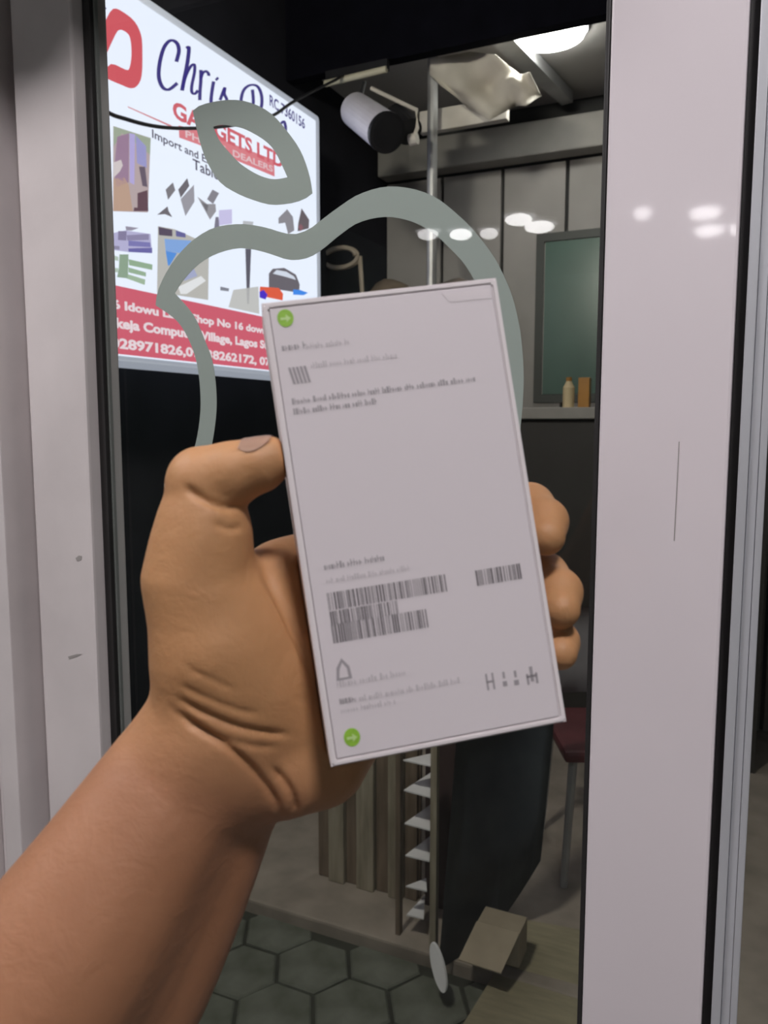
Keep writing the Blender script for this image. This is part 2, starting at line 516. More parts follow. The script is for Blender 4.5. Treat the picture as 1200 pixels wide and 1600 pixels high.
tag(dec, 'grey-green outline of a bitten apple with leaf stuck on the door glass', 'sticker')

# ------------------------------------------------------------------ backlit sign on the left outside wall
SX = -1.67
SY0, SY1, SZ0, SZ1 = 0.86, 2.30, 1.672, 2.735
sign = empty('lightbox_sign', (SX - 0.06, (SY0 + SY1) / 2, SZ0))
PINV = Matrix.Translation(-sign.location)
def spart(name, bm, m, parent=None):
    o = obj(name, bm, m, parent or sign)
    if parent is None:
        o.matrix_parent_inverse = PINV
    return o
bm = bmesh.new()
box(bm, SX - 0.20, SX - 0.004, SY0, SY1, SZ0, SZ1, bev=0.02)
spart('case', bm, mat('sign_case_acrylic', (0.45, 0.47, 0.52), 0.4, var=0.03, emit=(0.80, 0.84, 1.0), strength=0.42))
WHITE_E = (0.80, 0.83, 0.97)
spart('face_panel', box(bmesh.new(), SX - 0.02, SX, SY0 + 0.012, SY1 - 0.045, SZ0 + 0.018, SZ1 - 0.032, bev=0.003), glow('white', WHITE_E, 1.22))
RED_E, NAVY_E = (0.70, 0.12, 0.18), (0.045, 0.032, 0.22)  # the red is pinker to include the haze glow over the band
_lay = [0]
def sflat(name, pts, col, k=1.0, lay=1, mname=None):
    """flat print on the sign face from measured outline points"""
    d = 0.0006 * lay
    bm = bmesh.new()
    prism(bm, [(SX + d, *at(px, py, 0, SX)[1:]) for px, py in pts], (-0.0004, 0, 0))
    return spart(name, bm, glow(mname or name + '_%d' % len(MATS), col, k))
def syz(name, y0, y1, z0, z1, col, lay=1):
    d = 0.0006 * lay
    return spart(name, boxed(SX + d - 0.0004, SX + d, y0, y1, z0, z1), glow(name + '_%d' % len(MATS), col))
def stext(name, s, y0, y1, z0, z1, col, bold=0.0, lay=2, rise=0.0, mname=None):
    """one print per word, the line fitted between y0 and y1"""
    def coords(me):
        co = np.empty(len(me.vertices) * 3)
        me.vertices.foreach_get('co', co)
        return co.reshape(-1, 3)
    whole = coords(text_mesh(s, bold))
    mn, mx = whole.min(0), whole.max(0)
    pos = 0
    for w in s.split():
        pos = s.index(w, pos) + len(w)
        right = coords(text_mesh(s[:pos], bold))[:, 0].max()
        me = text_mesh(w, bold)
        co = coords(me)
        co[:, 0] += right - co[:, 0].max()
        u = (co[:, 0] - mn[0]) / (mx[0] - mn[0])
        v = (co[:, 1] - mn[1]) / (mx[1] - mn[1])
        new = np.stack([np.full(len(u), SX + 0.0006 * lay), y0 + u * (y1 - y0), z0 + v * (z1 - z0) + rise * u], 1)
        me.vertices.foreach_set('co', new.ravel())
        me.materials.clear()
        o = link(name, me, glow(mname or name, col), sign)
        o.matrix_parent_inverse = PINV
def ribbon(name, strokes, col, lay=2, off=(0, 0)):
    bm = bmesh.new()
    for pts, w in strokes:
        Q = spline([(p[0] / 3 + 130, p[1] / 3) for p in pts], 6)
        A, B = [], []
        for i, p in enumerate(Q):
            t = Q[min(i + 1, len(Q) - 1)] - Q[max(i - 1, 0)]
            nrm = np.array([-t[1], t[0]]) / (np.linalg.norm(t) + 1e-9)
            k = w / 3 * (0.75 + 0.5 * abs(t[1]) / (np.linalg.norm(t) + 1e-9)) / 2
            A.append(p + nrm * k); B.append(p - nrm * k)
        va = [bm.verts.new((SX + 0.0006 * lay, *at(*p, 0, SX)[1:])) for p in A]
        vb = [bm.verts.new((SX + 0.0006 * lay, *at(*p, 0, SX)[1:])) for p in B]
        for i in range(len(Q) - 1):
            bm.faces.new([va[i], va[i + 1], vb[i + 1], vb[i]])
    return spart(name, bm, glow(name, col))

# emblem: red letter shape with a white slit and a navy stroke behind it
sflat('emblem', [tuple(p) for p in spline([(150, 62), (163, 35), (176, 14), (192, 19), (210, 34), (220, 55), (222, 80), (221, 118), (214, 134), (204, 138), (190, 133), (163, 119), (173, 100), (196, 109), (202, 106),
                 (205, 85), (203, 60), (196, 50), (186, 47), (178, 58), (157, 103), (150, 104)], 3, True)], (0.72, 0.10, 0.13), 1.0, 2)
sflat('emblem_stroke', [(148, 3), (153, 1), (166, 13), (156, 26), (148, 27)], (0.06, 0.04, 0.24), 1.0, 2)
ribbon('script_lettering', [
    ([(435, 290), (447, 240), (438, 203), (408, 190), (378, 222), (358, 290), (353, 360), (370, 408), (400, 420), (440, 390)], 15),
    ([(482, 228), (494, 226), (486, 300), (470, 380), (462, 425)], 15),
    ([(464, 415), (480, 355), (504, 310), (520, 305), (520, 340), (508, 400), (508, 432), (522, 440), (536, 424)], 12),
    ([(550, 328), (550, 375), (546, 430), (545, 470)], 13),
    ([(549, 372), (558, 345), (573, 334), (586, 346), (586, 356)], 12),
    ([(610, 382), (602, 430), (598, 478), (608, 496), (630, 478)], 13),
    ([(622, 366), (630, 374)], 16),
    ([(640, 470), (662, 412), (660, 440), (672, 470), (662, 505), (640, 505)], 12),
], NAVY_E)
ribbon('script_lettering', [
    ([(742, 560), (738, 480), (750, 425), (780, 400), (815, 405), (834, 445), (834, 500), (812, 560)], 12),
    ([(792, 420), (796, 480), (786, 560)], 12),
], NAVY_E)
ribbon('script_lettering', [
    ([(925, 580), (940, 570), (948, 600), (944, 625)], 11),
], NAVY_E)
stext('registration_lettering', 'RC 7360156', 1.915, 2.165, 2.645, 2.685, NAVY_E, 0.02, rise=-0.005)
stext('gadgets_lettering', 'GADGETS LTD.', 1.372, 2.02, 2.425, 2.478, (0.70, 0.12, 0.16), 0.035, rise=0.022)
sflat('red_rule', [(199, 166), (200, 168), (268, 199), (268, 196)], (0.72, 0.25, 0.28), 1, 1)
sflat('red_ribbon', [(279, 196), (310, 203), (356, 222), (428, 250), (429, 276), (358, 246), (310, 226), (280, 215)], (0.78, 0.22, 0.26), 1, 1)
stext('ribbon_lettering', 'PHONE  DEALERS', 1.43, 1.93, 2.386, 2.408, (0.85, 0.60, 0.65), 0.02, rise=0.03)
stext('service_lettering', 'Import and Export of', 1.275, 1.70, 2.330, 2.362, (0.06, 0.05, 0.10), 0.015, rise=0.0, mname='dark_print')
stext('service_lettering', 'Tablets', 1.462, 1.64, 2.300, 2.332, (0.06, 0.05, 0.10), 0.015, mname='dark_print')
# product pictures
K = lambda *c: tuple(c)
pic = lambda pts, ox=160, oy=180, s=5.333: [(p[0] / s + ox, p[1] / s + oy) for p in pts]
sflat('picture_hand_phone', pic([(90, 90), (400, 190), (378, 810), (88, 800)]), K(.52, .40, .42), 1, 1)
sflat('picture_foliage', pic([(90, 92), (400, 192), (395, 330), (300, 250), (160, 150), (92, 260)]), K(.38, .42, .33), 1, 2)
sflat('picture_phone', pic([(120, 180), (218, 150), (215, 560), (110, 600), (95, 450)]), K(.36, .22, .34), 1, 3)
sflat('picture_phone', pic([(222, 150), (268, 160), (262, 580), (225, 560)]), K(.50, .42, .78), 1, 3)
sflat('picture_phone', pic([(275, 170), (360, 260), (365, 440), (285, 400)]), K(.36, .34, .66), 1, 3)
sflat('picture_finger', pic([(88, 395), (150, 372), (165, 420), (140, 470), (90, 520)]), K(.72, .62, .64), 1, 4)
sflat('picture_wrist', pic([(90, 530), (180, 520), (215, 580), (250, 800), (88, 800)]), K(.56, .36, .28), 1, 3)
sflat('picture_dark', pic([(300, 430), (350, 430), (370, 600), (330, 590)]), K(.14, .10, .15), 1, 4)
sflat('picture_dark', pic([(288, 650), (370, 625), (378, 800), (255, 800), (260, 770), (288, 770)]), K(.13, .06, .09), 1, 4)
def stack(x0, y0, x1, y1, c1, c2):
    for k in range(3):
        f = k / 3
        sflat('picture_box', [(x0, y0 + (y1 - y0) * f), (x1, y0 + 8 + (y1 - y0) * f), (x1 - 2, y0 + 4 + (y1 - y0) * (f + .27)), (x0, y0 - 3 + (y1 - y0) * (f + .27))], c1 if k % 2 == 0 else c2, 1, 2)
sflat('picture_phones', pic([(50, 990), (190, 960), (400, 990), (412, 1150), (215, 1140), (60, 1120)]), K(.52, .48, .74), 1, 1)
for a, c in (([(130, 965), (200, 968), (196, 1045), (128, 1040)], (.26, .22, .38)), ([(200, 1000), (385, 990), (385, 1040), (205, 1045)], (.30, .26, .44)),
             ([(215, 1045), (395, 1060), (400, 1100), (215, 1090)], (.22, .20, .50)), ([(215, 1110), (412, 1105), (412, 1150), (216, 1140)], (.16, .14, .42)),
             ([(60, 1085), (140, 1092), (140, 1120), (64, 1115)], (.30, .27, .42)), ([(190, 925), (300, 940), (240, 962), (196, 960)], (.34, .30, .40)),
             ([(140, 1160), (215, 1160), (210, 1360), (120, 1350), (135, 1280)], (.30, .40, .30)), ([(215, 1200), (415, 1245), (412, 1290), (220, 1250)], (.33, .46, .32)),
             ([(215, 1268), (360, 1310), (360, 1345), (215, 1310)], (.35, .48, .34)), ([(210, 1325), (355, 1370), (350, 1415), (200, 1360)], (.40, .52, .38)),
             ([(60, 1160), (130, 1180), (130, 1215), (64, 1200)], (.50, .60, .52)), ([(60, 1270), (130, 1275), (130, 1310), (64, 1305)], (.50, .60, .52))):
    sflat('picture_box', pic(a), c, 1, 2)
for a, c in (([(585, 560), (605, 625), (545, 705), (525, 620)], (.22, .20, .23)), ([(705, 525), (722, 590), (650, 690), (630, 620)], (.16, .14, .17)),
             ([(760, 580), (765, 720), (690, 840), (650, 700)], (.36, .34, .40)), ([(915, 620), (970, 650), (920, 740), (870, 700)], (.26, .24, .29)),
             ([(790, 680), (870, 740), (940, 740), (945, 800), (895, 870), (850, 790)], (.34, .32, .36)), ([(820, 720), (880, 750), (870, 810)], (.12, .11, .13)),
             ([(455, 830), (540, 760), (550, 800), (580, 850), (520, 825)], (.17, .15, .18))):
    sflat('picture_laptop', pic(a), c, 1, 2)
sflat('picture_tablet', pic([(462, 925), (600, 950), (780, 1030), (885, 1180), (880, 1540), (620, 1500), (455, 1480)]), K(.55, .52, .50), 1, 1)
for a, c in (([(465, 930), (580, 955), (580, 1010), (470, 1000)], (.10, .07, .12)), ([(610, 960), (690, 985), (690, 1020), (612, 1010)], (.14, .13, .36)),
             ([(515, 1030), (740, 1045), (700, 1160), (525, 1130)], (.25, .42, .82)), ([(525, 1130), (620, 1150), (560, 1250), (545, 1255)], (.10, .30, .80)),
             ([(660, 1330), (760, 1280), (790, 1340), (680, 1380)], (.42, .44, .66)), ([(630, 1430), (820, 1340), (860, 1380), (700, 1490), (650, 1490)], (.88, .86, .90))):
    sflat('picture_tablet', pic(a), c, 1, 2)
q2 = lambda pts: pic(pts, 330, 300, 6.6667)
for a, c in (([(80, 190), (215, 180), (215, 330), (80, 350)], (.66, .60, .90)), ([(45, 260), (75, 260), (85, 360), (30, 380)], (.22, .20, .28)),
             ([(330, 300), (440, 310), (430, 350), (330, 340)], (.55, .55, .60)), ([(355, 590), (415, 590), (392, 1170), (372, 1165)], (.12, .11, .15)),
             ([(700, 270), (790, 180), (850, 260), (865, 400), (800, 440), (770, 320), (700, 330)], (.30, .28, .32)), ([(940, 170), (1020, 290), (1015, 380), (900, 410), (905, 330)], (.15, .12, .14)),
             ([(905, 360), (935, 330), (960, 370), (930, 410)], (.50, .14, .18)), ([(95, 985), (185, 1005), (180, 1035), (95, 1025)], (.26, .26, .32)),
             ([(230, 1020), (490, 985), (500, 1270), (180, 1200)], (.62, .60, .60)),
             ([(600, 850), (640, 800), (760, 790), (880, 860), (920, 960), (915, 1050), (600, 1000)], (.16, .14, .17))):
    sflat('picture_device', q2(a), c, 1, 1)
sflat('picture_device', q2([(640, 850), (680, 812), (780, 830), (860, 880), (880, 915), (760, 880)]), WHITE_E, .95, 2)
sflat('picture_device', q2([(505, 985), (700, 1000), (745, 1060), (740, 1130), (500, 1080)]), K(.85, .12, .06), 1, 3)
sflat('picture_device', q2([(498, 1040), (540, 1020), (580, 1070), (560, 1120), (500, 1100)]), K(.08, .03, .62), 1, 4)
sflat('picture_device', q2([(850, 1015), (920, 1020), (1005, 1050), (960, 1075), (850, 1070)]), K(.06, .28, .92), 1, 3)
# red address band
syz('address_band', SY0 + 0.014, SY1 - 0.049, SZ0 + 0.022, 1.885, RED_E, 1)
PINK = (0.90, 0.74, 0.80)
stext('address_lettering', '6 Idowu Lane, Shop No 16 down', 1.088, 1.87, 1.812, 1.846, PINK, 0.045, mname='address_print', rise=.004)
stext('address_lettering', 'Ikeja Computer Village, Lagos State', 1.083, 1.95, 1.757, 1.796, PINK, 0.045, mname='address_print', rise=.004)
stext('phone_lettering', '08028971826,09038262172, 07', 1.004, 1.895, 1.704, 1.740, PINK, 0.04, mname='address_print')
tag(sign, 'white backlit shop sign with navy script, product pictures and red address band', 'sign')

# power cable drooping across the sign
cab = obj('power_cable', tube(bmesh.new(), [tuple(p) for p in spline(
    [(-1.62, 0.55, 2.60), (-1.61, 0.85, 2.40), *[tuple(at(px, py, 0, -1.60)) for px, py in ((156, 166), (200, 187), (255, 199), (320, 200), (375, 194), (425, 181), (462, 157))],
     (-1.60, 2.36, 2.90)], 6)], 0.0055, 6), BLACKP, None, True)
tag(cab, 'thin black cable drooping across the front of the backlit sign', 'cable')

# ------------------------------------------------------------------ things hanging in the passage outside
def cyl(bm, a, b, r0, r1=None, n=24):
    return tube(bm, [a, b], [r0, r1 if r1 is not None else r0], n)

sp = empty('spotlight', (-1.46, 2.30, 2.945))
def sp_part(name, bm, m, smooth=False):
    o = obj(name, bm, m, sp, smooth)
    o.matrix_parent_inverse = Matrix.Translation(-sp.location)
    return o
a = Vector(at(556, 172, 1, 2.34)); b = Vector(at(602, 206, 1, 2.20))
ax = (b - a).normalized()
sp_part('housing', tube(bmesh.new(), [a - ax * .012, a, b], [.052, .066, .072], 28), mat('spot_white', (0.62, 0.60, 0.68), 0.4))
sp_part('bezel', tube(bmesh.new(), [b, b + ax * .02, b + ax * .022], [.074, .074, .06], 28), BLACKP)
br = [tuple(at(580, 138, 1, 2.34)), tuple(at(615, 155, 1, 2.34)), tuple(at(651, 172, 1, 2.34)), tuple(at(652, 200, 1, 2.34)), tuple(at(646, 216, 1, 2.34))]
sp_part('bracket', tube(bmesh.new(), br, .008, 8), PALE)
sp_part('bracket', tube(bmesh.new(), [tuple(at(640, 219, 1, 2.34)), tuple(at(652, 216, 1, 2.34))], .022, 12), PALE)
sp_part('stem', tube(bmesh.new(), [tuple(at(560, 165, 1, 2.36)), tuple(at(570, 128, 1, 2.38))], .009, 8), BLACKP)
sp_part('lamp_housing', tube(bmesh.new(), [tuple(at(618, 180, 1, 2.40)), tuple(at(640, 206, 1, 2.36))], [.05, .055], 20), BLACKP)
tag(sp, 'white cylindrical spotlight with black rim hanging outside, right of the sign', 'spotlight')

tl = empty('tube_light', tuple(at(556, 120, 1, 2.37)))
def tl_part(name, bm, m):
    o = obj(name, bm, m, tl); o.matrix_parent_inverse = Matrix.Translation(-tl.location); return o
p0, p1 = Vector(at(508, 131, 1, 2.37)), Vector(at(604, 108, 1, 2.37))
tl_part('tube', tube(bmesh.new(), [p0, p1], .013, 12), mat('unlit_tube', (0.55, 0.52, 0.40), 0.4))
tl_part('batten', boxed(p0.x, p1.x, 2.372, 2.398, p0.z + .012, p0.z + .05), BLACKP)
tag(tl, 'pale unlit fluorescent tube fixed along the dark fascia above the spotlight', 'lamp')

lp = empty('arcade_lamp', (-0.83, 2.66, 3.059))
bm = bmesh.new()
prism(bm, [(math.cos(t_) * .135, math.sin(t_) * .135, -.035) for t_ in np.linspace(0, 2 * math.pi, 33)[:-1]], (0, 0, .02))
obj('diffuser', bm, lamp_mat(32.0, (1, .97, .93)), lp)
bm = bmesh.new()
prism(bm, [(math.cos(t_) * .15, math.sin(t_) * .15, -.014) for t_ in np.linspace(0, 2 * math.pi, 33)[:-1]], (0, 0, .013))
obj('rim', bm, WHITEP, lp)
tag(lp, 'lit round ceiling lamp outside, half hidden by the dark fascia', 'lamp')

def flat_thing(name, pts, m, off, label, cat):
    bm = bmesh.new()
    prism(bm, [tuple(p) for p in pts], off)
    return tag(obj(name, bm, m), label, cat)
flat_thing('ceiling_batten', [at(764, 66, 2, 3.0), at(800, 60, 2, 3.0), at(895, 160, 2, 3.0), at(878, 165, 2, 3.0)], STEEL, (0, 0, .05),
           'grey metal batten running away from the lit round lamp', 'batten')
# crumpled pale sheet hung under the ceiling
SHY = 2.52
g = [[(672, 92, 0), (735, 82, .10), (775, 85, 0), (812, 118, .12), (828, 112, .0)],
     [(672, 118, .05), (720, 138, .0), (765, 140, .16), (800, 122, .02), (846, 150, .14)],
     [(690, 135, .0), (735, 170, .14), (765, 188, .02), (806, 165, .16), (822, 166, .0)]]
bm = bmesh.new()
V = [[bm.verts.new(tuple(at(px, py, 1, SHY + dy_))) for px, py, dy_ in row] for row in g]
for r_ in range(2):
    for c_ in range(4):
        bm.faces.new([V[r_][c_], V[r_][c_ + 1], V[r_ + 1][c_ + 1], V[r_ + 1][c_]])
bmesh.ops.subdivide_edges(bm, edges=bm.edges[:], cuts=3, smooth=0.5, use_grid_fill=True)
bmesh.ops.solidify(bm, geom=bm.faces[:], thickness=0.004)
tag(obj('hanging_sheet', bm, mat('cream_sheet', (0.62, 0.58, 0.51), 0.8), None, True), 'crumpled cream plastic sheet hanging below the outside ceiling', 'sheet')
bm = bmesh.new()
tube(bm, [tuple(at(675, 300, 1, 2.62)) [:2] + (0.03,), tuple(at(675, 300, 1, 2.62))[:2] + (3.058,)], .022, 12)
tag(obj('steel_pole', bm, STEEL), 'upright grey steel pole beside the hanging cream sheet', 'pole')
bm = bmesh.new()
q0, q1 = at(655, 197, 1, 2.70), at(792, 172, 1, 2.70)
box(bm, q0[0], q1[0], 2.70, 2.74, q0[2] - .03, q0[2] + .06, bev=.004)
tag(obj('cross_bar', bm, PALE), 'short pale horizontal bar hung behind the crumpled sheet', 'bar')

# counter with bottle, right of the box
ct = empty('kiosk_counter', (-0.55, 3.0, 0.03))
obj('top', box(bmesh.new(), -0.50, 0.62, -0.14, 0.20, 1.485, 1.535, bev=.004), mat('counter_top', (0.30, 0.29, 0.27), .5), ct)
obj('front_panel', boxed(-0.48, 0.60, -0.10, -0.08, 0.0, 1.484), mat('counter_front', (0.035, .032, .03), .6), ct)
for xx in (-0.48, 0.585):
    obj('side_panel', boxed(xx, xx + .015, -0.079, 0.18, 0.0, 1.484), mat('counter_front', (0.035, .032, .03), .6), ct)
tag(ct, 'tall dark counter outside with a pale top edge', 'counter')
pb = at(889, 597, 1, 2.98)
bt = empty('bottle', (pb[0], 2.98, 1.566))
obj('body', tube(bmesh.new(), [(0, 0, 0), (0, 0, .09), (0, 0, .105), (0, 0, .118)], [.026, .026, .018, .012], 16), mat('cream_bottle', (.62, .50, .30), .5), bt)
obj('cap', tube(bmesh.new(), [(0, 0, .1185), (0, 0, .135)], .013, 16), AMBER, bt)
tag(bt, 'small cream bottle standing on the outside counter', 'bottle')
pb = at(905, 597, 1, 3.02)
bx = obj('amber_box', box(bmesh.new(), pb[0], pb[0] + .05, 3.0, 3.05, 1.566, 1.70, bev=.003), AMBER)
tag(bx, 'dark amber packet standing beside the small cream bottle', 'packet')

# coiled hose and sacks seen inside the decal outline
hz = []
hc = at(530, 402, 1, 2.75)
for k in range(57):
    t_ = 2 * math.pi * k / 28
    hz.append((hc[0] + math.cos(t_) * (.085 + .006 * k / 28), 2.75 + .012 * k / 28, hc[2] + math.sin(t_) * .045))
hz.append((hz[-1][0] + .02, 2.77, hc[2] - .25))
tag(obj('hose_coil', tube(bmesh.new(), hz, .011, 8), mat('tan_hose', (.42, .35, .27), .5), None, True), 'tan hose coil hanging outside, just right of the sign', 'hose')
def lump(name, c, s, m, seed, label):
    bm = bmesh.new()
    bmesh.ops.create_icosphere(bm, subdivisions=3, radius=1)
    rr = random.Random(seed)
    ph = [rr.uniform(0, 6) for _ in range(6)]
    for v in bm.verts:
        n_ = 1 + .12 * math.sin(3 * v.co.x + ph[0]) * math.sin(4 * v.co.y + ph[1]) + .08 * math.sin(6 * v.co.z + ph[2])
        v.co = Vector((c[0] + v.co.x * s[0] * n_, c[1] + v.co.y * s[1] * n_, c[2] + max(v.co.z, -.75) * s[2] * n_))
    return tag(obj(name, bm, m, None, True), label, 'sack')
sh = empty('wall_rack', (-1.75, 3.0, 0.03))
obj('board', box(bmesh.new(), -.14, .55, -.2, .3, 1.86, 1.90, bev=.004), WOOD, sh)
for xx, yy in ((-.12, -.18), (.50, -.18), (-.12, .26), (.50, .26)):
    obj('leg', boxed(xx, xx + .03, yy, yy + .03, 0, 1.859), WOOD, sh)
tag(sh, 'brown timber rack outside behind the box, carrying two sacks', 'rack')
lump('sack', (-1.66, 2.98, 2.04), (.16, .13, .15), mat('brown_sack', (.20, .15, .11), .9, var=.2, bump=.4), 2, 'brown sack on the timber rack, nearer to the sign')
lump('sack', (-1.36, 3.0, 2.03), (.15, .12, .15), mat('grey_sack', (.16, .13, .11), .9, var=.2, bump=.4), 5, 'dark grey-brown sack on the timber rack, farther from the sign')

# ------------------------------------------------------------------ things on the ground outside
GZ = 0.03
# ribbed boards standing on the step, left of the narrow rack
gp = empty('board_fence', (-1.05, 1.46, GZ))
xb = [(-1.235, .042), (-1.190, .055), (-1.133, .040), (-1.090, .060), (-1.027, .044), (-.980, .048), (-.929, .040)]
for k, (bx_, w) in enumerate(xb):
    o = obj('slat', box(bmesh.new(), bx_ + 1.05, bx_ + 1.05 + w, (-.012 if k % 2 else .004), .02, 0.001, .86 + .01 * (k % 3), bev=.003), BUFF if k % 2 else WOOD, gp)
obj('backing_board', boxed(-.19, .165, .0205, .035, 0.001, .84), WOOD, gp)
tag(gp, 'weathered upright timber slats standing on the concrete step', 'boards')

# narrow rack with triangular white shelves
rk = empty('corner_rack', (-.80, 1.32, GZ))
levels = [(630, 1187, 676, 1197, 678, 1176), (631, 1234, 676, 1246, 676, 1205), (632, 1286, 674, 1297, 676, 1255), (633, 1336, 671, 1345, 674, 1305),
          (634, 1384, 667, 1392, 666, 1372), (635, 1429, 662, 1435, 664, 1398)]
RKY = 1.30
for (ax_, ay_, bx_, by_, cx_, cy_) in levels:
    pa = at(ax_, ay_, 1, RKY)
    z = pa[2]
    pb_ = at(bx_, by_, 2, z); pc_ = at(cx_, cy_, 2, z)
    bm = bmesh.new()
    prism(bm, [tuple(pa), tuple(pb_), tuple(pc_)], (0, 0, -.004))
    o = obj('shelf', bm, WHITEP, rk)
    o.matrix_parent_inverse = Matrix.Translation(-rk.location)
for (ux, uy, vx, vy, w_, m_) in ((628, 1440, 624, 1180, .014, WOOD), (668, 1535, 680, 1170, .018, BUFF)):
    pt = at(vx, vy, 1, RKY - (.0 if ux < 650 else .06)); pbm = at(ux, uy, 1, RKY - (.0 if ux < 650 else .06))
    o = obj('upright', box(bmesh.new(), pt[0] - w_ / 2 + .80, pt[0] + w_ / 2 + .80, pt[1] - 1.32 - .01, pt[1] - 1.32 + .01, 0.001, .80), m_, rk)
obj('back_panel', boxed(-.06, .075, .14, .15, 0.001, .80), mat('rack_back', (.05, .03, .03), .7), rk)
tag(rk, 'narrow upright rack with triangular white shelves outside, under the box', 'rack')

# bent blue-grey sheet leaning beside the rack
bm = bmesh.new()
cols = []
for k in range(9):
    f = k / 8
    bx_ = -.715 + .20 * f
    by_ = 1.20 + .30 * f + .05 * math.sin(math.pi * f)
    lift = .36 * max(0, f - .35) ** 1.3
    cols.append([bm.verts.new((bx_ + .02 * t_, by_ + .10 * t_, GZ + .001 + lift * (1 - t_) + t_ * .78)) for t_ in (0, .33, .66, 1)])
for k in range(8):
    for r_ in range(3):
        bm.faces.new([cols[k][r_], cols[k + 1][r_], cols[k + 1][r_ + 1], cols[k][r_ + 1]])
bmesh.ops.solidify(bm, geom=bm.faces[:], thickness=.006)
tag(obj('bent_sheet', bm, BLUEB, None, True), 'dark blue-grey bent sheet leaning beside the narrow rack', 'sheet')
# white oval piece at the sheet's foot
oc = Vector(at(684, 1512, 1, 1.12))
bm = bmesh.new()
uu, vv = Vector((.013, .004, .012)), Vector((-.026, .02, .048))
prism(bm, [tuple(oc + uu * math.cos(t_) + vv * math.sin(t_)) for t_ in np.linspace(0, 2 * math.pi, 25)[:-1]], (.002, .006, 0))
tag(obj('oval_lid', bm, WHITEP), 'small white oval lid leaning at the foot of the blue-grey sheet', 'lid')

# plywood offcut, carton and chair to the right
flat_thing('plywood_sheet', [(-.60, 1.03, .001), (-.55, 1.50, .031), (-.18, 1.55, .031), (-.12, 1.05, .001)], OLIVE, (0, 0, .012),
           'olive brown plywood offcut lying on the paving near the carton', 'board')
cb = empty('carton', (-.585, 1.30, .045))
obj('body', box(bmesh.new(), -.05, .07, -.02, .06, 0.001, .10, bev=.002), CARTON, cb)
bm = bmesh.new()
prism(bm, [(-.05, -.021, .10), (.07, -.021, .10), (.05, -.12, .045), (-.07, -.11, .04)], (0, 0, .003))
obj('flap', bm, CARTON, cb)
tag(cb, 'small brown cardboard carton with one flap folded out', 'carton')

ch = empty('chair', (-.40, 1.98, GZ), (0, 0, math.radians(25)))
for sx in (-1, 1):
    for sy in (-1, 1):
        obj('leg', tube(bmesh.new(), [(sx * .19, sy * .18, 0.001), (sx * .165, sy * .16, .415)], [.012, .014], 8), STEEL, ch)
obj('seat', box(bmesh.new(), -.20, .20, -.20, .20, .416, .455, bev=.014), MAROON, ch)
bm = bmesh.new()
rows = []
for z_, yb in ((.50, .19), (.60, .215), (.72, .24), (.80, .25)):
    rows.append([bm.verts.new((x_, yb + .10 * (1 - (x_ / .2) ** 2) * .4, z_ - (.05 * (x_ / .2) ** 2 if z_ > .7 else 0))) for x_ in np.linspace(-.19, .19, 7)])
for r_ in range(3):
    for k in range(6):
        bm.faces.new([rows[r_][k], rows[r_][k + 1], rows[r_ + 1][k + 1], rows[r_ + 1][k]])
bmesh.ops.solidify(bm, geom=bm.faces[:], thickness=.015)
obj('backrest', bm, mat('grey_chair_shell', (.45, .44, .47), .5), ch, True)
for sx in (-1, 1):
    obj('back_post', tube(bmesh.new(), [(sx * .15, .17, .44), (sx * .15, .225, .62)], .011, 8), STEEL, ch)
tag(ch, 'grey chair with maroon seat standing outside near the door edge', 'chair')

# ------------------------------------------------------------------ the white phone box
PX = [(408, 470), (776, 437), (886, 1131), (517, 1195)]
dirs = np.array([sight(*p) for p in PX])
Amat = np.array([dirs[0], -dirs[1], dirs[2], -dirs[3]]).T
zz = np.linalg.svd(Amat)[2][-1]
zz = zz / zz.mean()
cor = dirs * zz[:, None]
BH = 0.165
cor *= BH / np.linalg.norm((cor[0] + cor[1] - cor[2] - cor[3]) / 2)
cor = cor + CAM
cen = cor.mean(0)
ey = (cor[0] + cor[1] - cor[2] - cor[3]); ey /= np.linalg.norm(ey)
ex = (cor[1] + cor[2] - cor[0] - cor[3]); BW = np.linalg.norm(ex) / 2
ex -= ey * (ex @ ey); ex /= np.linalg.norm(ex)
ez = np.cross(ex, ey)                                   # towards the camera
BT = 0.030
BM = Matrix(((ex[0], ey[0], ez[0], cen[0]), (ex[1], ey[1], ez[1], cen[1]), (ex[2], ey[2], ez[2], cen[2]), (0, 0, 0, 1)))
pbx = empty('phone_box')
pbx.matrix_world = BM
hw, hh = BW / 2, BH / 2
RIM = 0.0022
# lid: open shell whose rim frames the tray
bm = bmesh.new()
ro = [(-hw, -hh, 0), (hw, -hh, 0), (hw, hh, 0), (-hw, hh, 0)]
ri = [(-hw + RIM, -hh + RIM, 0), (hw - RIM, -hh + RIM, 0), (hw - RIM, hh - RIM, 0), (-hw + RIM, hh - RIM, 0)]
ringprism(bm, ro, ri, (0, 0, -BT))
prism(bm, [(-hw, -hh, -BT), (hw, -hh, -BT), (hw, hh, -BT), (-hw, hh, -BT)], (0, 0, -.001))
bmesh.ops.bevel(bm, geom=[e for e in bm.edges if abs(e.verts[0].co.z) < 1e-6 and abs(e.verts[1].co.z) < 1e-6], offset=.0005, segments=2, affect='EDGES')
obj('lid', bm, CARDW, pbx)
G = RIM + .0002
obj('tray', box(bmesh.new(), -hw + G, hw - G, -hh + G, hh - G, -BT + .002, -.0001, bev=.0002), CARD, pbx)
TOPZ = -.00008
def bl(px, py):                                          # measured point -> place on the box face
    r = sight(px, py)
    t_ = ((cen - CAM) @ ez) / (r @ ez)
    v = CAM + r * t_ - cen
    return v @ ex, v @ ey
